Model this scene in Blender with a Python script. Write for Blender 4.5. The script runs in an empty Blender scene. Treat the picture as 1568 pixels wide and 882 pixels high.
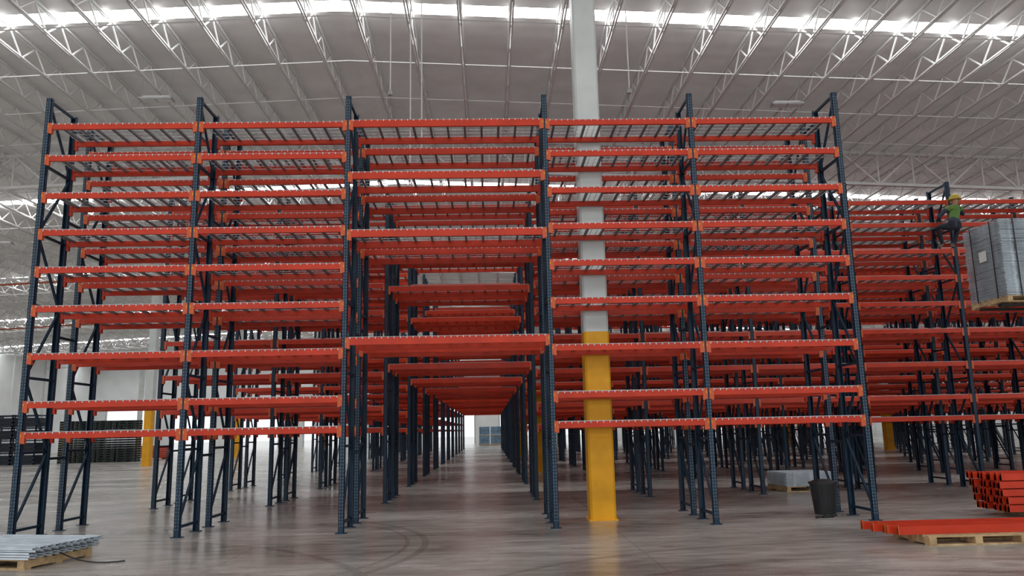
import bpy, math, random
from mathutils import Vector, Matrix
random.seed(4)
S = bpy.context.scene
S.view_settings.view_transform = 'Standard'
S.view_settings.exposure = 0.0

# ------------------------------------------------------------------ camera
f_px = 1200.0
p, th, ph = math.radians(10.3), math.radians(1.8), math.radians(1.2)
fwd = Vector((math.sin(th)*math.cos(p), math.cos(th)*math.cos(p), math.sin(p)))
r0 = Vector((math.cos(th), -math.sin(th), 0))
u0 = r0.cross(fwd)
cx = r0*math.cos(ph) - u0*math.sin(ph)
cy = r0*math.sin(ph) + u0*math.cos(ph)
cam_d = bpy.data.cameras.new('camera')
cam_d.sensor_width = 36
cam_d.lens = f_px/1568*36
cam_d.clip_end = 500
cam = bpy.data.objects.new('camera', cam_d)
M = Matrix.Identity(4)
for i in range(3):
    M[i][0] = cx[i]; M[i][1] = cy[i]; M[i][2] = -fwd[i]
M[2][3] = 1.5
cam.matrix_world = M
S.collection.objects.link(cam)
S.camera = cam

# ------------------------------------------------------------------ materials
def mat(name, col, rough=0.5, metal=0.0, noise=0.0, nscale=8.0, emit=None, estr=0, bump=0.0, spec=None, det=1):
    m = bpy.data.materials.new(name); m.use_nodes = True
    nt = m.node_tree; b = nt.nodes['Principled BSDF']
    b.inputs['Base Color'].default_value = (*col, 1)
    b.inputs['Roughness'].default_value = rough
    b.inputs['Metallic'].default_value = metal
    if spec is not None: b.inputs['Specular IOR Level'].default_value = spec
    if noise > 0:
        tc = nt.nodes.new('ShaderNodeTexCoord')
        n = nt.nodes.new('ShaderNodeTexNoise'); n.inputs['Scale'].default_value = nscale
        n.inputs['Detail'].default_value = det
        nt.links.new(tc.outputs['Object'], n.inputs['Vector'])
        r = nt.nodes.new('ShaderNodeValToRGB')
        r.color_ramp.elements[0].position = 0.3; r.color_ramp.elements[1].position = 0.7
        r.color_ramp.elements[0].color = (*[c*(1-noise) for c in col], 1)
        r.color_ramp.elements[1].color = (*[min(1, c*(1+noise)) for c in col], 1)
        nt.links.new(n.outputs['Fac'], r.inputs['Fac'])
        nt.links.new(r.outputs['Color'], b.inputs['Base Color'])
        if bump:
            bp = nt.nodes.new('ShaderNodeBump'); bp.inputs['Strength'].default_value = bump
            nt.links.new(n.outputs['Fac'], bp.inputs['Height'])
            nt.links.new(bp.outputs['Normal'], b.inputs['Normal'])
    if emit:
        b.inputs['Emission Color'].default_value = (*emit, 1)
        b.inputs['Emission Strength'].default_value = estr
    return m

RED = mat('rack_red_paint', (0.61, 0.045, 0.015), 0.36, noise=0.12, nscale=3, spec=0.3)
ORG = mat('beam_connector_orange', (0.64, 0.10, 0.022), 0.4)
BLUE = mat('rack_blue_paint', (0.012, 0.037, 0.072), 0.45, noise=0.2, nscale=4, spec=0.35)
BLUED = mat('rack_brace_paint', (0.010, 0.029, 0.054), 0.5, spec=0.3)
HOLE = mat('post_slot', (0.10, 0.145, 0.18), 0.6)
GALV = mat('galvanized_wire', (0.66, 0.69, 0.71), 0.45, metal=0.15)
CHAN = mat('deck_channel_shaded', (0.20, 0.20, 0.21), 0.5, metal=0.3)  # darker grey than the wires: underside shade put into the channel colour
SHEET = mat('new_galvanized_steel', (0.74, 0.82, 0.88), 0.3, metal=0.3, noise=0.12, nscale=5)
WRAP = mat('wrapped_galvanized_steel', (0.50, 0.57, 0.62), 0.4, metal=0.2, noise=0.25, nscale=3)
WHITE = mat('white_steel_paint', (0.82, 0.82, 0.81), 0.5)
COLW = mat('column_grey_paint', (0.66, 0.69, 0.67), 0.45, noise=0.07, nscale=2, det=4)
YEL = mat('column_yellow_paint', (0.86, 0.40, 0.012), 0.4, noise=0.12, nscale=2.5, spec=0.3, det=4)
WOOD = mat('pallet_wood', (0.52, 0.36, 0.19), 0.75, noise=0.3, nscale=9, bump=0.2, det=4)
BLACK = mat('black_plastic', (0.015, 0.016, 0.018), 0.5, noise=0.2)
DKGR = mat('dark_green_plastic', (0.02, 0.035, 0.03), 0.6, noise=0.2)
NAVY = mat('navy_crate', (0.012, 0.025, 0.055), 0.5, noise=0.2)
WALL = mat('wall_white_panel', (0.78, 0.80, 0.80), 0.6, noise=0.05, nscale=0.6)
SKYL = mat('skylight_polycarbonate', (0.9, 0.9, 0.9), 0.5, emit=(0.97, 0.99, 1.0), estr=16.0)
LAMP = mat('lamp_housing', (0.42, 0.42, 0.42), 0.4, noise=0.1)
PIPE = mat('sprinkler_pipe_red', (0.5, 0.12, 0.06), 0.45, noise=0.1)
FORKY = mat('forklift_yellow', (0.7, 0.35, 0.02), 0.4, noise=0.1)
LABEL = mat('paper_label', (0.8, 0.8, 0.78), 0.7, noise=0.05)
ASPH = mat('yard_concrete', (0.6, 0.59, 0.57), 0.9, noise=0.15, nscale=0.5)

def floor_material():
    m = bpy.data.materials.new('polished_concrete'); m.use_nodes = True
    nt = m.node_tree; L = nt.links; b = nt.nodes['Principled BSDF']
    tc = nt.nodes.new('ShaderNodeTexCoord')
    def noise(scale, sx, sy, det=6, rot=0, dist=0):
        mp = nt.nodes.new('ShaderNodeMapping'); mp.inputs['Scale'].default_value = (sx, sy, 1)
        mp.inputs['Rotation'].default_value = (0, 0, rot)
        n = nt.nodes.new('ShaderNodeTexNoise'); n.inputs['Scale'].default_value = scale
        n.inputs['Detail'].default_value = det; n.inputs['Distortion'].default_value = dist
        L.new(tc.outputs['Object'], mp.inputs['Vector']); L.new(mp.outputs['Vector'], n.inputs['Vector'])
        return n
    n1 = noise(0.5, 0.55, 1.3, 6, 0.1, 0.6)
    n2 = noise(3.0, 0.5, 2.0, 7, -0.05, 0.8)
    n3 = noise(45, 1, 1, 2)
    def math_(op, a, bb):
        x = nt.nodes.new('ShaderNodeMath'); x.operation = op
        for i, v in enumerate((a, bb)):
            if isinstance(v, (int, float)): x.inputs[i].default_value = v
            else: L.new(v, x.inputs[i])
        return x.outputs[0]
    s = math_('ADD', math_('MULTIPLY', n1.outputs['Fac'], 0.45), math_('MULTIPLY', n2.outputs['Fac'], 0.4))
    s = math_('ADD', s, math_('MULTIPLY', n3.outputs['Fac'], 0.15))
    r = nt.nodes.new('ShaderNodeValToRGB')
    e = r.color_ramp.elements
    e[0].position = 0.38; e[0].color = (0.22, 0.202, 0.18, 1)
    e[1].position = 0.62; e[1].color = (0.60, 0.575, 0.54, 1)
    mid = e.new(0.5); mid.color = (0.40, 0.378, 0.348, 1)
    L.new(s, r.inputs['Fac'])
    sep = nt.nodes.new('ShaderNodeSeparateXYZ'); L.new(tc.outputs['Object'], sep.inputs[0])
    total = None
    for (ax, ay, R, w) in [(-5.2, 11.0, 4.3, 0.05), (-5.2, 11.0, 4.05, 0.03), (-6.6, 6.8, 5.6, 0.06), (4.0, 5.2, 5.2, 0.05), (4.0, 5.2, 4.0, 0.05)]:
        dx = math_('SUBTRACT', sep.outputs[0], ax); dy = math_('SUBTRACT', sep.outputs[1], ay)
        d = math_('SQRT', math_('ADD', math_('MULTIPLY', dx, dx), math_('MULTIPLY', dy, dy)), 0)
        a = math_('ABSOLUTE', math_('SUBTRACT', d, R), 0)
        k = math_('LESS_THAN', a, w)
        total = k if total is None else math_('MAXIMUM', total, k)
    for idx, off, per in ((0, 1.86, 5.1), (1, 13.6, 5.1)):
        q = math_('ABSOLUTE', math_('SUBTRACT', math_('FRACT', math_('DIVIDE', math_('SUBTRACT', sep.outputs[idx], off-per/2), per), 0), 0.5), 0)
        k = math_('LESS_THAN', q, 0.0018)
        total = math_('MAXIMUM', total, math_('MULTIPLY', k, 1.0))
    mx = nt.nodes.new('ShaderNodeMixRGB'); mx.blend_type = 'MULTIPLY'
    L.new(math_('MULTIPLY', math_('MULTIPLY', total, n2.outputs['Fac']), 0.8), mx.inputs['Fac'])
    L.new(r.outputs['Color'], mx.inputs['Color1']); mx.inputs['Color2'].default_value = (0.4, 0.39, 0.38, 1)
    L.new(mx.outputs['Color'], b.inputs['Base Color'])
    rr = nt.nodes.new('ShaderNodeMapRange'); rr.inputs['To Min'].default_value = 0.12; rr.inputs['To Max'].default_value = 0.38
    L.new(n1.outputs['Fac'], rr.inputs['Value']); L.new(rr.outputs[0], b.inputs['Roughness'])
    b.inputs['Specular IOR Level'].default_value = 0.5
    bp = nt.nodes.new('ShaderNodeBump'); bp.inputs['Strength'].default_value = 0.035
    L.new(n2.outputs['Fac'], bp.inputs['Height']); L.new(bp.outputs['Normal'], b.inputs['Normal'])
    return m
FLOOR = floor_material()

def roof_material():
    m = bpy.data.materials.new('roof_deck_fill_glow'); m.use_nodes = True
    nt = m.node_tree; L = nt.links; b = nt.nodes['Principled BSDF']
    tc = nt.nodes.new('ShaderNodeTexCoord')
    w = nt.nodes.new('ShaderNodeTexWave'); w.bands_direction = 'Y'; w.inputs['Scale'].default_value = 0.5
    L.new(tc.outputs['Object'], w.inputs['Vector'])
    n = nt.nodes.new('ShaderNodeTexNoise'); n.inputs['Scale'].default_value = 0.8; n.inputs['Detail'].default_value = 3
    L.new(tc.outputs['Object'], n.inputs['Vector'])
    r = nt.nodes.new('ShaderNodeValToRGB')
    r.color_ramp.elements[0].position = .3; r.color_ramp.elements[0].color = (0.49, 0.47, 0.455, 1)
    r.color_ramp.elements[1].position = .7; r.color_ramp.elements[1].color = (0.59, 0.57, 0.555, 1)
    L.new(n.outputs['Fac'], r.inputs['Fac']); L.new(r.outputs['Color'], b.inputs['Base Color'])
    bp = nt.nodes.new('ShaderNodeBump'); bp.inputs['Strength'].default_value = 0.25; bp.inputs['Distance'].default_value = 0.05
    L.new(w.outputs['Fac'], bp.inputs['Height']); L.new(bp.outputs['Normal'], b.inputs['Normal'])
    b.inputs['Roughness'].default_value = 0.45
    L.new(r.outputs['Color'], b.inputs['Emission Color']); b.inputs['Emission Strength'].default_value = 0.12  # added glow over the whole roof deck as ambient fill, not a lamp
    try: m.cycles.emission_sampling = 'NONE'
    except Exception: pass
    return m
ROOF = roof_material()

# ------------------------------------------------------------------ mesh builder
class MB:
    def __init__(s, mats): s.v = []; s.f = []; s.m = []; s.mats = mats
    def _mi(s, m):
        if m not in s.mats: s.mats.append(m)
        return s.mats.index(m)
    def box(s, x0, x1, y0, y1, z0, z1, m):
        i = len(s.v); k = s._mi(m)
        s.v += [(x0,y0,z0),(x1,y0,z0),(x1,y1,z0),(x0,y1,z0),(x0,y0,z1),(x1,y0,z1),(x1,y1,z1),(x0,y1,z1)]
        s.f += [(i,i+3,i+2,i+1),(i+4,i+5,i+6,i+7),(i,i+1,i+5,i+4),(i+1,i+2,i+6,i+5),(i+2,i+3,i+7,i+6),(i+3,i,i+4,i+7)]
        s.m += [k]*6
    def quad(s, pts, m):
        i = len(s.v); s.v += [tuple(q) for q in pts]; s.f.append(tuple(range(i, i+len(pts)))); s.m.append(s._mi(m))
    def mem(s, a, b, w, h, m, up=Vector((0,0,1))):
        a = Vector(a); b = Vector(b); d = (b-a).normalized()
        sx = d.cross(up)
        if sx.length < 1e-4: sx = d.cross(Vector((0,1,0)))
        sx.normalize(); uy = sx.cross(d).normalized()
        i = len(s.v); k = s._mi(m)
        for q in (a, b):
            for (cx_, cy_) in ((-1,-1),(1,-1),(1,1),(-1,1)):
                s.v.append(tuple(q + sx*cx_*w/2 + uy*cy_*h/2))
        s.f += [(i,i+1,i+2,i+3),(i+7,i+6,i+5,i+4),(i,i+4,i+5,i+1),(i+1,i+5,i+6,i+2),(i+2,i+6,i+7,i+3),(i+3,i+7,i+4,i)]
        s.m += [k]*6
    def cyl(s, a, b, ra, rb, n, m, cap=True):
        a = Vector(a); b = Vector(b); d = (b-a).normalized()
        sx = d.orthogonal().normalized(); uy = d.cross(sx)
        i = len(s.v); k = s._mi(m)
        for q, r in ((a, ra), (b, rb)):
            for j in range(n):
                t = 2*math.pi*j/n
                s.v.append(tuple(q + sx*math.cos(t)*r + uy*math.sin(t)*r))
        for j in range(n):
            s.f.append((i+j, i+(j+1)%n, i+n+(j+1)%n, i+n+j)); s.m.append(k)
        if cap:
            s.f.append(tuple(i+n-1-j for j in range(n))); s.f.append(tuple(i+n+j for j in range(n))); s.m += [k,k]
    def mesh(s, name):
        me = bpy.data.meshes.new(name); me.from_pydata(s.v, [], s.f)
        for m in s.mats: me.materials.append(m)
        me.polygons.foreach_set('material_index', s.m); me.update()
        return me
    def obj(s, name, loc=(0,0,0), rot=0, parent=None):
        return link(name, s.mesh(name), loc, rot, parent)
def link(name, me, loc=(0,0,0), rot=0, parent=None):
    o = bpy.data.objects.new(name, me); o.location = loc; o.rotation_euler = (0,0,rot)
    S.collection.objects.link(o)
    if parent: o.parent = parent
    return o
def empty(name, loc=(0,0,0)):
    o = bpy.data.objects.new(name, None); o.location = loc; o.empty_display_size = .2
    S.collection.objects.link(o); return o

# ------------------------------------------------------------------ shell
YB, YF = -8.0, 102.0
XL, XR = -50.0, 50.0
RX, RZ, SL = -4.0, 12.95, 0.045
def roof_z(x): return RZ - SL*abs(x-RX)
fl = MB([FLOOR]); fl.box(XL, XR, YB, YF, -0.2, 0, FLOOR); fl.obj('floor')
g = MB([ASPH]); g.box(-160, 160, -120, 260, -0.5, -0.21, ASPH); g.obj('yard_ground')
strips = [19.7 + 15.3*k for k in range(-1, 6)]
SW = 0.27
ro = MB([ROOF]); sk = MB([SKYL])
ys = [YB]
for s_ in strips: ys += [s_-SW, s_+SW]
ys.append(YF)
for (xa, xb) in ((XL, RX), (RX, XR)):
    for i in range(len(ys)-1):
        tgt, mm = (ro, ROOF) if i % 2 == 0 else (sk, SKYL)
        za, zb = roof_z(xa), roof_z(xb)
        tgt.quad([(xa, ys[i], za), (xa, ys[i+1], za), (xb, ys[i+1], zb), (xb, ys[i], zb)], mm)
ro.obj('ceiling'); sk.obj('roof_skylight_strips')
w = MB([WALL]); w.box(XL-.2, XL, YB, YF, 0, 11, WALL)
for y in range(-6, 102, 6): w.box(XL, XL+.15, y, y+.2, 0, 10.8, WALL)
w.obj('wall_left')
w = MB([WALL]); w.box(XR, XR+.2, YB, YF, 0, 11, WALL)
for y in range(-6, 102, 6): w.box(XR-.15, XR, y, y+.2, 0, 10.4, WALL)
w.obj('wall_right')
w = MB([WALL]); ow = 5.0
xs_o = [-46 + 8.3*k for k in range(12)]
w.box(XL, XR, YF, YF+.2, 5.2, 13.0, WALL)
prev = XL
for x in xs_o:
    w.box(prev, x-ow/2, YF, YF+.2, 0, 5.2, WALL); prev = x+ow/2
    w.box(x-ow/2-.1, x-ow/2, YF-.1, YF, 0, 5.3, LAMP); w.box(x+ow/2, x+ow/2+.1, YF-.1, YF, 0, 5.3, LAMP)
    w.box(x-ow/2, x+ow/2, YF-.1, YF, 5.2, 5.32, LAMP)
w.box(prev, XR, YF, YF+.2, 0, 5.2, WALL)
w.obj('wall_back')

# joists
JD = 0.62
jb = MB([WHITE])
ya, yb = YB, YF-.1
for dx in (-.035, .035):
    jb.box(dx-.022, dx+.022, ya, yb, -.045, 0, WHITE)
    jb.box(dx-.022, dx+.022, ya, yb, -JD, -JD+.045, WHITE)
pl = 0.62
y = ya; up = True
while y + pl < yb:
    z0, z1 = (-JD+.03, -.03) if up else (-.03, -JD+.03)
    jb.mem((0, y, z0), (0, y+pl, z1), .034, .034, WHITE)
    y += pl; up = not up
jm = jb.mesh('roof_joist')
jp = empty('roof_joists')
x = -4.0 - 1.35*33.5; n = 0
while x < 49.5:
    link('joist_%d' % n, jm, (x, 0, roof_z(x)-.06), 0, jp); n += 1
    x += 1.35
br = MB([WHITE])
yy = 1.2
while yy < YF-1:
    for (xa, xb) in ((XL+.5, RX), (RX, XR-.5)):
        br.mem((xa, yy, roof_z(xa)-JD-.03), (xb, yy, roof_z(xb)-JD-.03), .025, .025, WHITE)
    yy += 2.55
br.obj('joist_bridging_rods')
GD = 1.25
gb = MB([WHITE])
for (xa, xb) in ((XL+.2, RX), (RX, XR-.2)):
    z = lambda x_: roof_z(x_)-.20
    gb.mem((xa, 0, z(xa)), (xb, 0, z(xb)), .16, .11, WHITE)
    gb.mem((xa, 0, z(xa)-GD), (xb, 0, z(xb)-GD), .16, .11, WHITE)
    nseg = int((xb-xa)/1.35); d = (xb-xa)/nseg
    for i in range(nseg):
        x0, x1 = xa+i*d, xa+(i+1)*d
        if i % 2: gb.mem((x0, 0, z(x0)), (x1, 0, z(x1)-GD), .06, .06, WHITE)
        else: gb.mem((x0, 0, z(x0)-GD), (x1, 0, z(x1)), .06, .06, WHITE)
        gb.mem((x1, 0, z(x1)), (x1, 0, z(x1)-GD), .045, .045, WHITE)
gm = gb.mesh('girder_truss')
gp = empty('girder_trusses')
colY = [13.6+15.3*k for k in range(-1, 6)]
for i, y in enumerate(colY): link('girder_%d' % i, gm, (0, y, 0), 0, gp)

# columns
for cxp in (-39.2, -18.7, 1.86, 22.36, 42.9):
    for y in colY:
        if y < 0: continue
        c = MB([COLW, YEL]); hw = .215; zt = roof_z(cxp)-.3
        def octo(z0, z1, h, m, ch=.035):
            pts = [(-h+ch,-h),(h-ch,-h),(h,-h+ch),(h,h-ch),(h-ch,h),(-h+ch,h),(-h,h-ch),(-h,-h+ch)]
            i = len(c.v)
            for zz in (z0, z1):
                c.v += [(a, b_, zz) for a, b_ in pts]
            for j in range(8):
                c.f.append((i+j, i+(j+1)%8, i+8+(j+1)%8, i+8+j)); c.m.append(c._mi(m))
            c.f.append(tuple(i+8+j for j in range(8))); c.m.append(c._mi(m))
        octo(0, 3.15, hw+.002, YEL); octo(3.15, zt, hw, COLW)
        c.box(-.24, .24, -.24, .24, 0, .025, YEL)
        c.box(-.23, .23, -.23, .23, zt-.3, zt, COLW)
        c.obj('structural_column', (cxp, y, 0))

# ------------------------------------------------------------------ racks
LV = [1.57, 2.04, 2.79, 3.55, 4.18, 4.80, 5.42, 6.06, 6.61]
LT = [2.95, 4.72, 5.71, 6.62]
HP = 7.11; PW = .085; PD = .075; DEP = .85; GAP = .5
def build_rack(xs, tunnel, detail):
    r = MB([RED, BLUE, BLUED, GALV, ORG, HOLE, CHAN])
    for ri, y0 in enumerate((0.0, DEP+GAP)):
        for x in xs:
            for yy, sgn in ((y0, 1), (y0+DEP, -1)):
                ya_, yb_ = (yy, yy+PD) if sgn > 0 else (yy-PD, yy)
                fy0, fy1 = (ya_, ya_+.008) if sgn > 0 else (yb_-.008, yb_)
                if detail:
                    r.box(x-PW/2, x+PW/2, fy0, fy1, 0, HP, BLUE)
                    r.box(x-PW/2, x-PW/2+.007, ya_, yb_, 0, HP, BLUE)
                    r.box(x+PW/2-.007, x+PW/2, ya_, yb_, 0, HP, BLUE)
                else:
                    r.box(x-PW/2, x+PW/2, ya_, yb_, 0, HP, BLUE)
                r.box(x-.085, x+.085, ya_-.02, yb_+.02, 0, .012, BLUE)
                if detail == 2 and sgn > 0:
                    z = .12
                    while z < HP-.05:
                        for dx in (-.022, .022):
                            r.quad([(x+dx-.008, ya_-.0015, z-.012), (x+dx+.008, ya_-.0015, z-.012),
                                    (x+dx+.010, ya_-.0015, z+.012), (x+dx-.010, ya_-.0015, z+.012)], HOLE)
                        z += .0508
            zz = [.15+1.16*k for k in range(7)]
            ft, rt = y0+PD*.6, y0+DEP-PD*.6
            for k, z in enumerate(zz):
                z = min(z, HP-.04)
                r.box(x-.018, x+.018, ft, rt, z-.02, z+.02, BLUED)
                if k < 6:
                    z2 = min(zz[k+1], HP-.04)
                    if k % 2 == 0: r.mem((x, ft, z+.04), (x, rt, z2-.04), .034, .034, BLUED)
                    else: r.mem((x, rt, z+.04), (x, ft, z2-.04), .034, .034, BLUED)
        for bi in range(len(xs)-1):
            xa, xb = xs[bi]+PW/2, xs[bi+1]-PW/2
            lv = LT if bi == tunnel else LV
            bh = .12 if bi == tunnel else .095
            for z in lv:
                for side in (0, 1):
                    if side == 0: b0, b1 = y0+.004, y0+.05; s0, s1 = y0+.004, y0+.026
                    else: b0, b1 = y0+DEP-.05, y0+DEP-.004; s0, s1 = y0+DEP-.026, y0+DEP-.004
                    r.box(xa, xb, b0, b1, z-bh/2, z+bh/2-.03, RED)
                    r.box(xa, xb, s0, s1, z+bh/2-.03, z+bh/2, RED)
                    if detail:
                        for ex, d_ in ((xa, 1), (xb, -1)):
                            pa, pb = sorted((ex, ex+d_*.045))
                            pya, pyb = (y0-.004, y0+.055) if side == 0 else (y0+DEP-.055, y0+DEP+.004)
                            r.box(pa, pb, pya, pyb, z-.12, z+.065, ORG if (side == 0) else RED)
                            if side == 0 and detail == 2:
                                pa, pb = sorted((ex-d_*.028, ex))
                                r.box(pa, pb, y0-.006, y0, z-.11, z+.06, ORG)
                                r.box(pa+.008, pb-.008, y0-.009, y0-.006, z-.02, z+.02, YEL)
                zd = z+bh/2+.004
                L_ = xb-xa
                pitch = .1 if detail == 2 else .16
                hw_ = .004 if detail == 2 else .0045
                if detail:
                    nw = int(L_/pitch)
                    for k in range(nw):
                        xx = xa + (k+.5)*L_/nw
                        r.box(xx-hw_, xx+hw_, y0+.0, y0+DEP, zd-.003, zd+.003, GALV)
                        if detail == 2:
                            r.box(xx-.007, xx+.007, y0-.008, y0, zd-.028, zd+.003, GALV)
                    for k in range(6):
                        yy = y0+.03+(DEP-.06)*k/5
                        r.box(xa+.02, xb-.02, yy-.004, yy+.004, zd+.002, zd+.008, GALV)
                nc = 11 if bi == tunnel else 9
                for k in range(nc):
                    xx = xa + (k+.5)*L_/nc
                    r.box(xx-.019, xx+.019, y0+.03, y0+DEP-.03, zd-.034, zd-.003, CHAN)
    for x in xs:
        for z in (1.2, 3.2, 5.2, 6.9):
            r.box(x-.02, x+.02, DEP, DEP+GAP, z-.02, z+.02, BLUED)
    return r
x_front = [-7.26, -4.78, -2.30, 1.0, 3.49, 6.0]
build_rack(x_front, 2, 2).obj('pallet_rack', (0, 12.5, 0))
x_long = x_front + [6.0+2.48*k for k in range(1, 7)]
x_far = x_front + [6.0+2.48*k for k in range(1, 11)]
lm = build_rack(x_long, 2, 1).mesh('pallet_rack_long')
lf = build_rack(x_far, 2, 0).mesh('pallet_rack_far')
for k in range(1, 12):
    link('pallet_rack', lm if k < 4 else lf, (0, 12.5+5.1*k, 0))

# ------------------------------------------------------------------ pallets and loads
def add_pallet(b, W=1.2, D=1.0, z=0):
    for x in (-W/2+.05, 0, W/2-.05): b.box(x-.045, x+.045, -D/2, D/2, z+.02, z+.1, WOOD)
    for i in range(3):
        y = -D/2+.06+(D-.12)*i/2; b.box(-W/2, W/2, y-.05, y+.05, z, z+.02, WOOD)
    for i in range(7):
        y = -D/2+.05+(D-.1)*i/6; b.box(-W/2, W/2, y-.045, y+.045, z+.1, z+.12, WOOD)
def deck_stack(b, W, D, z, n, step, jit=.015, G=None):
    G = G or GALV
    for i in range(n):
        zz = z+i*step; ox, oy = random.uniform(-jit, jit), random.uniform(-jit, jit)
        for k in range(12):
            x = -W/2+W*k/11; b.box(x-.004+ox, x+.004+ox, -D/2+oy, D/2+oy, zz+step*.45, zz+step*.7, G)
        for k in range(9):
            y = -D/2+D*k/8; b.box(-W/2+ox, W/2+ox, y-.004+oy, y+.004+oy, zz+step*.6, zz+step*.85, G)
        for k in range(3):
            x = -W/2+W*(k+.5)/3; b.box(x-.025+ox, x+.025+ox, -D/2+oy, D/2+oy, zz, zz+step*.5, G)
        for y in (-D/2, D/2):
            b.box(-W/2+ox, W/2+ox, y-.004+oy, y+.004+oy, zz+.002, zz+step*.3, G)
        for x in (-W/2, W/2):
            b.box(x-.004+ox, x+.004+ox, -D/2+oy, D/2+oy, zz+.002, zz+step*.3, G)
b = MB([WOOD, SHEET]); add_pallet(b, 1.3, 1.1)
for lay in range(5):
    z0 = .122+lay*.028; ox = random.uniform(-.04, .04); oy = random.uniform(-.03, .03)
    for k in range(10):
        y = -.56+k*.116+oy
        b.box(-.75+ox, .75+ox, y, y+.098, z0+.018, z0+.022, SHEET)
        b.box(-.75+ox, .75+ox, y, y+.004, z0, z0+.022, SHEET); b.box(-.75+ox, .75+ox, y+.094, y+.098, z0, z0+.022, SHEET)
        b.box(-.75+ox, .75+ox, y+.045, y+.053, z0+.022, z0+.027, SHEET)
b.obj('steel_channel_pallet', (-6.0, 10.5, 0), math.radians(-14))
cu = bpy.data.curves.new('black_strap', 'CURVE'); cu.dimensions = '3D'; cu.bevel_depth = .008
sp = cu.splines.new('NURBS'); pts = [(-5.5, 10.3, .2), (-5.2, 10.3, .05), (-5.0, 10.25, .01), (-4.7, 10.15, .01), (-4.55, 10.3, .01)]
sp.points.add(len(pts)-1)
for q, pt in zip(sp.points, pts): q.co = (*pt, 1)
sp.use_endpoint_u = True
cu.materials.append(BLACK)
o = bpy.data.objects.new('black_strap', cu); S.collection.objects.link(o)
b = MB([WOOD, SHEET]); add_pallet(b, 1.15, 1.05); deck_stack(b, 1.15, 1.05, .12, 14, .022, G=SHEET)
b.obj('wire_deck_pallet', (7.22, 18.6, 0), math.radians(4))

def beam(b, L, x, y, z, tilt=0.0, m=RED):
    i0 = len(b.v)
    b.box(0, L, -.025, .025, 0, .075, m)
    b.box(0, L, -.025, .0, .075, .10, m)
    for e in (0, L-.012): b.box(e, e+.012, -.028, .03, -.0, .115, ORG if tilt else m)
    c_, s_ = math.cos(tilt), math.sin(tilt)
    for i in range(i0, len(b.v)):
        v = b.v[i]; b.v[i] = (x+v[0]*c_-v[1]*s_, y+v[0]*s_+v[1]*c_, z+v[2])
b = MB([WOOD, RED])
for px_ in (5.98, 7.9):
    add = MB(b.mats); add_pallet(add, 1.25, .9)
    i = len(b.v); b.v += [(v[0]+px_, v[1]+10.3, v[2]) for v in add.v]; b.f += [tuple(q+i for q in f_) for f_ in add.f]; b.m += add.m
for k in range(6):
    beam(b, 3.1, 4.98+random.uniform(-.1, .1), 10.02+k*.12, .122, random.uniform(-.015, .015)+.002)
b.obj('rack_beam_bundle')
b = MB([WOOD, RED, BLACK])
for x in (8.5, 10.1): b.box(x-.05, x+.05, 12.3, 13.3, 0, .09, WOOD)
for lay in range(5):
    for k in range(8):
        beam(b, 2.44, 8.08-lay*.03+random.uniform(-.04, .04), 12.42+k*.11, .09+lay*.12)
for k in range(3): beam(b, 1.8, 8.9, 12.65+k*.11, .09+5*.12)
for x in (8.7, 9.8): b.box(x-.015, x+.015, 12.375, 12.39, .05, .70, BLACK)
b.obj('rack_beam_stack')
FX, FY = 10.02, 14.35
b = MB([WOOD, WRAP, BLACK, LABEL])
add_pallet(b, 1.14, 1.1); deck_stack(b, 1.12, 1.1, .12, 50, .0288, .009, G=WRAP)
for x in (-.3, .3): b.box(x-.012, x+.012, -.570, -.566, .1, 1.57, BLACK)
for y in (-.3, .3): b.box(-.580, -.576, y-.012, y+.012, .1, 1.57, BLACK)
b.box(-.583, -.580, -.12, .10, .85, 1.05, LABEL)
b.obj('raised_wire_deck_pallet', (FX, FY, 3.62))
b = MB([FORKY, BLACK, LAMP])
for y in (-.28, .28):
    b.box(-.55+.0, .62, y-.06, y+.06, 3.575, 3.615, BLACK); b.box(.62, .67, y-.06, y+.06, 3.575, 4.3, BLACK)
for z in (3.7, 4.2): b.box(.67, .72, -.5, .5, z-.05, z+.05, BLACK)
for y in (-.4, .4):
    b.box(.72, .80, y-.04, y+.04, 2.2, 4.5, LAMP); b.box(.80, .9, y-.05, y+.05, .12, 2.5, LAMP)
for z in (.4, 2.4, 4.45): b.box(.74, .88, -.4, .4, z-.05, z+.05, LAMP)
b.box(.95, 2.6, -.5, .5, .35, .95, FORKY); b.box(2.2, 2.95, -.52, .52, .4, 1.35, FORKY)
for y in (-.48, .48):
    b.mem((1.0, y, .9), (1.25, y, 2.15), .06, .06, BLACK); b.mem((2.5, y, 1.3), (2.3, y, 2.15), .06, .06, BLACK)
    b.mem((1.2, y, 2.15), (2.35, y, 2.15), .06, .06, BLACK)
for i in range(6): b.box(1.25+i*.2, 1.28+i*.2, -.48, .48, 2.14, 2.17, BLACK)
b.box(1.7, 2.15, -.25, .25, .95, 1.05, BLACK); b.box(2.1, 2.2, -.25, .25, 1.0, 1.5, BLACK)
for x, R in ((1.15, .33), (2.5, .27)):
    for y in (-.55, .55): b.cyl((x, y-.11, R), (x, y+.11, R), R, R, 24, BLACK)
b.obj('forklift', (FX, FY, 0))

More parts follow.
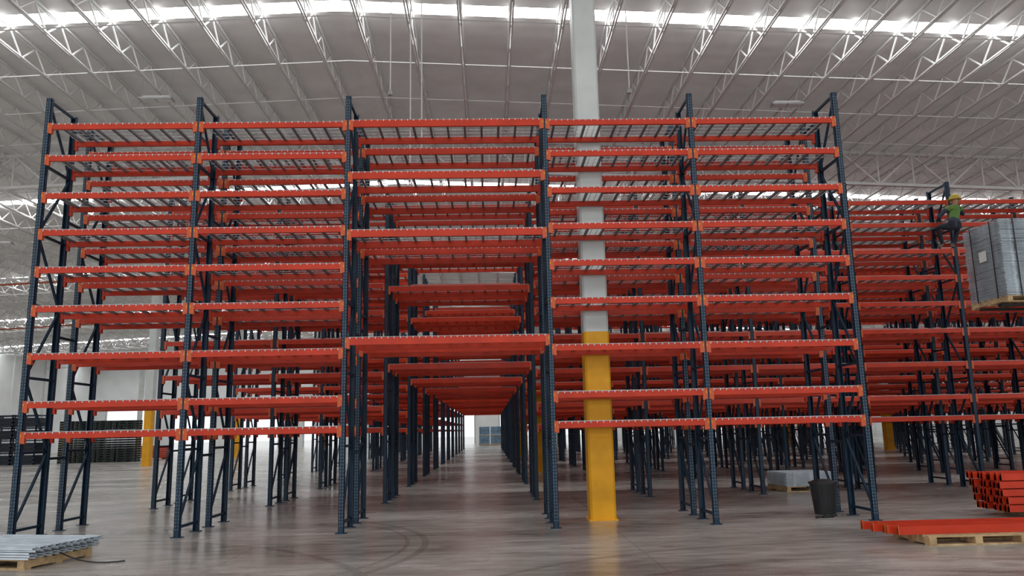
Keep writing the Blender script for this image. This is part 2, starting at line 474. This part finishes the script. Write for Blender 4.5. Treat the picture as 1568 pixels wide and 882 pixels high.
b = MB([BLACK])
b.cyl((0,0,0), (0,0,.5), .17, .22, 20, BLACK); b.cyl((0,0,.5), (0,0,.53), .235, .235, 20, BLACK); b.cyl((0,0,.53), (0,0,.57), .22, .12, 20, BLACK)
b.box(-.27, .27, -.03, .03, .42, .46, BLACK)
b.obj('waste_bin', (5.66, 13.6, 0))
b = MB([BLACK])
for k in range(3):
    b.cyl((k*.17, .03*k, .02), (k*.17+.1, .05*k-.02, .03), .022, .016, 8, BLACK)
b.box(.12, .3, -.04, .04, 0, .03, BLACK)
b.obj('hand_tools', (5.25, 13.0, 0), .2)

b = MB([NAVY])
for sx in range(5):
    for lv in range(4):
        x0, z0 = sx*1.5, lv*.78
        for (px_, py_) in ((0,0),(1.35,0),(0,1.2),(1.35,1.2)): b.box(x0+px_, x0+px_+.08, py_, py_+.08, z0, z0+.78, NAVY)
        for z in (.06, .3, .54, .72):
            b.box(x0, x0+1.43, 0, .04, z0+z-.04, z0+z+.04, NAVY); b.box(x0, x0+1.43, 1.24, 1.28, z0+z-.04, z0+z+.04, NAVY)
            b.box(x0, x0+.04, 0, 1.28, z0+z-.04, z0+z+.04, NAVY); b.box(x0+1.39, x0+1.43, 0, 1.28, z0+z-.04, z0+z+.04, NAVY)
        b.box(x0+.03, x0+1.4, .05, 1.2, z0+.08, z0+.55, BLACK)
b.obj('stacked_storage_crates', (-36.0, 51, 0))
b = MB([DKGR, BLACK])
for sx in range(4):
    for lv in range(18):
        x0, z0 = sx*1.25, lv*.15
        b.box(x0, x0+1.15, 0, 1.1, z0+.10, z0+.135, DKGR); b.box(x0, x0+1.15, 0, 1.1, z0, z0+.025, DKGR)
        for xx in (0, .5, 1.0):
            for yy in (0, .47, .95): b.box(x0+xx, x0+xx+.15, yy, yy+.15, z0+.02, z0+.11, BLACK)
b.obj('plastic_pallet_stacks', (-28.2, 53, 0))
b = MB([RED, WOOD])
for x in (.3, 1.5): b.box(x-.05, x+.05, -.1, 1.0, 0, .09, WOOD)
for lay in range(7):
    for k in range(8): beam(b, 1.8, 0, k*.11, .09+lay*.125)
b.obj('rack_beam_stack', (-25.0, 58, 0))
WR = mat('blue_wrapped_goods', (0.16, 0.27, 0.38), .4, noise=.4, nscale=3, det=4)
b = MB([NAVY, WOOD])
for i in range(2):
    for j in range(2):
        b.box(i*1.25+.03, i*1.25+1.15, 0, 1.1, .15+j*.95, .15+j*.95+.85, WR)
        b.box(i*1.25, i*1.25+1.2, 0, 1.15, .02+j*.95, .12+j*.95, WOOD)
b.obj('wrapped_goods_stack', (-1.2, 86, 0))

def drop(name, x, y, z0):
    b = MB([WHITE, LAMP]); zt = roof_z(x)-.03
    b.cyl((0,0,z0), (0,0,zt), .014, .014, 8, WHITE); b.cyl((0,0,z0-.12), (0,0,z0), .05, .03, 12, LAMP)
    b.box(-.06,.06,-.06,.06, zt-.06, zt, WHITE)
    b.obj(name, (x, y, 0))
drop('hanging_sensor_drop', -2.07, 16.2, 8.9); drop('hanging_sensor_drop', 3.2, 16.2, 8.9)
drop('hanging_sensor_drop', -1.4, 16.4, 7.3); drop('hanging_sensor_drop', -1.65, 16.4, 7.3)
for (x, y) in ((-10.1, 23), (9.5, 23), (-10.1, 38.5), (9.5, 38.5), (-24, 38.5), (24, 38.5), (20, 23)):
    b = MB([LAMP, WHITE]); zz = 12.0 - .045*abs(x+4)
    b.box(-.5, .5, -.16, .16, zz, zz+.06, LAMP); b.box(-.4, .4, -.08, .08, zz+.06, zz+.12, WHITE)
    b.box(-.46, -.02, -.13, .13, zz-.01, zz, WHITE); b.box(.02, .46, -.13, .13, zz-.01, zz, WHITE)
    for q in (-.45, .45): b.cyl((q,0,zz), (q,0,roof_z(x+q)-.05), .006, .006, 6, LAMP)
    b.obj('high_bay_lamp', (x, y, 0))
for y in (44.6, 60):
    b = MB([PIPE])
    for (xa, xb) in ((XL+.3, RX), (RX, XR-.3)):
        b.cyl((xa, 0, roof_z(xa)-1.65), (xb, 0, roof_z(xb)-1.65), .06, .06, 10, PIPE)
    x = -46
    while x < 48:
        b.cyl((x, 0, roof_z(x)-1.65), (x, 0, roof_z(x)), .01, .01, 5, PIPE); x += 5
    b.obj('sprinkler_pipe', (0, y, 0))

# ------------------------------------------------------------------ worker (crouched on the beam, holding the upright)
HV = mat('hi_vis_vest', (0.12, 0.22, 0.05), .8, noise=.1)
TR = mat('dark_trousers', (0.015, 0.018, 0.03), .8, noise=.2)
SKIN = mat('skin', (0.42, 0.22, 0.14), .5, noise=.05)
BOOT = mat('work_boots', (0.35, 0.33, 0.3), .7, noise=.2)
HELM = mat('yellow_helmet', (0.55, 0.40, 0.05), .4, noise=.05)
SHIRT = mat('work_shirt', (0.04, 0.05, 0.08), .8, noise=.15)
J = {
 'pelvis': ((0,-.06,.46), .125), 'waist': ((.03,-.03,.59), .11), 'chest': ((.09,.02,.78), .135), 'ucl': ((.13,.05,.89), .10),
 'neck': ((.17,.08,.97), .052), 'head': ((.20,.11,1.05), .082), 'crown': ((.22,.12,1.13), .072),
 'hipL': ((-.10,-.05,.43), .10), 'kneeL': ((-.28,.12,.46), .062), 'ankL': ((-.16,.20,.08), .045), 'toeL': ((-.17,.34,.045), .04),
 'hipR': ((.10,-.05,.43), .10), 'kneeR': ((.22,.16,.45), .062), 'ankR': ((.12,.20,.08), .045), 'toeR': ((.13,.34,.045), .04),
 'shL': ((-.06,.05,.87), .06), 'elL': ((-.20,.16,.70), .043), 'wrL': ((-.10,.30,.65), .03), 'haL': ((-.06,.36,.66), .034),
 'shR': ((.30,.06,.87), .06), 'elR': ((.40,.16,.75), .043), 'wrR': ((.30,.27,.88), .03), 'haR': ((.27,.33,.92), .034)}
E = [('pelvis','waist',SHIRT),('waist','chest',HV),('chest','ucl',HV),('ucl','neck',SKIN),('neck','head',SKIN),('head','crown',SKIN),
 ('pelvis','hipL',TR),('hipL','kneeL',TR),('kneeL','ankL',TR),('ankL','toeL',BOOT),
 ('pelvis','hipR',TR),('hipR','kneeR',TR),('kneeR','ankR',TR),('ankR','toeR',BOOT),
 ('ucl','shL',HV),('shL','elL',SHIRT),('elL','wrL',SHIRT),('wrL','haL',SKIN),
 ('ucl','shR',HV),('shR','elR',SHIRT),('elR','wrR',SHIRT),('wrR','haR',SKIN)]
def skinned(names, edges, radii, root, name, sub=2):
    me = bpy.data.meshes.new(name); idx = {n_: i for i, n_ in enumerate(names)}
    me.from_pydata([radii[n_][0] for n_ in names], [(idx[a], idx[b_]) for a, b_, _ in edges], [])
    o = bpy.data.objects.new(name, me); S.collection.objects.link(o)
    o.modifiers.new('skin', 'SKIN')
    for n_ in names:
        sv = me.skin_vertices[0].data[idx[n_]]; sv.radius = (radii[n_][1],)*2; sv.use_root = (n_ == root)
    s2 = o.modifiers.new('sub', 'SUBSURF'); s2.levels = sub; s2.render_levels = sub
    dg = bpy.context.evaluated_depsgraph_get(); dg.update()
    nm = bpy.data.meshes.new_from_object(o.evaluated_get(dg))
    ms = []
    for _, _, m_ in edges:
        if m_ not in ms: ms.append(m_)
    nm.materials.clear()
    for m_ in ms: nm.materials.append(m_)
    for pl_ in nm.polygons:
        c_ = pl_.center; best = None
        for a, b_, m_ in edges:
            A, B = Vector(radii[a][0]), Vector(radii[b_][0]); d_ = B-A
            t = max(0, min(1, (c_-A).dot(d_)/d_.length_squared))
            dist = (c_-(A+d_*t)).length - .5*(radii[a][1]*(1-t)+radii[b_][1]*t)
            if best is None or dist < best[0]: best = (dist, m_)
        pl_.material_index = ms.index(best[1]); pl_.use_smooth = True
    bpy.data.objects.remove(o)
    return nm
W = empty('construction_worker', (10.72, 17.22, 5.475))
link('body', skinned(list(J), E, J, 'pelvis', 'body'), parent=W)
for side, base, dirv in (('L', Vector(J['haL'][0]), Vector((.5,.6,-.1))), ('R', Vector(J['haR'][0]), Vector((-.25,.7,.3)))):
    dirv = dirv.normalized(); lat = dirv.cross(Vector((0,0,1))).normalized(); upv = lat.cross(dirv)
    for k, ln in enumerate((.07, .08, .075, .06)):
        a0 = base + upv*(.027-.018*k)
        R_ = {'a': (tuple(a0), .009), 'b': (tuple(a0+dirv*ln*.5), .0085), 'c': (tuple(a0+dirv*ln*.8+lat*.03), .008), 'd': (tuple(a0+dirv*ln*.75+lat*.055), .007)}
        link('finger_%s%d' % (side, k+1), skinned(['a','b','c','d'], [('a','b',SKIN),('b','c',SKIN),('c','d',SKIN)], R_, 'a', 'finger', 1), parent=W)
    a0 = base - dirv*.02 + lat*.02
    R_ = {'a': (tuple(a0), .011), 'b': (tuple(a0+lat*.03+dirv*.02), .010), 'c': (tuple(a0+lat*.04+dirv*.05), .008)}
    link('thumb_%s' % side, skinned(['a','b','c'], [('a','b',SKIN),('b','c',SKIN)], R_, 'a', 'thumb', 1), parent=W)
hb = MB([HELM, BLACK, SKIN, HV])
hd = Vector(J['head'][0])
c0 = hd + Vector((.01, .005, .075))
for i in range(6):
    t0, t1 = math.radians(15*i), math.radians(15*(i+1))
    hb.cyl(c0+Vector((0,0,.13*math.sin(t0))), c0+Vector((0,0,.13*math.sin(t1))), .125*math.cos(t0), max(.001, .125*math.cos(t1)), 20, HELM)
hb.cyl(c0+Vector((0,.02,-.012)), c0+Vector((0,.02,.0)), .15, .145, 20, HELM)
fd = Vector((.3,.9,-.2)).normalized(); sd = fd.cross(Vector((0,0,1))).normalized()
fc = hd+Vector((0,0,.01))+fd*.085
hb.cyl(fc-fd*.01, fc+fd*.03, .018, .008, 8, SKIN)
for q in (-1, 1):
    hb.cyl(fc+sd*q*.03+Vector((0,0,.028))-fd*.01, fc+sd*q*.03+Vector((0,0,.028))+fd*.004, .01, .006, 8, BLACK)
    e0 = hd+sd*q*.085; hb.cyl(e0-sd*q*.01, e0+sd*q*.012, .028, .02, 10, SKIN)
hb.box(fc.x-.022, fc.x+.022, fc.y-.004, fc.y+.006, fc.z-.045, fc.z-.038, BLACK)
hb.obj('helmet_and_face', parent=W)

# ------------------------------------------------------------------ world
wd = bpy.data.worlds.new('world'); S.world = wd; wd.use_nodes = True
bg = wd.node_tree.nodes['Background']; bg.inputs['Color'].default_value = (0.94, 0.97, 1.0, 1); bg.inputs['Strength'].default_value = 1.35
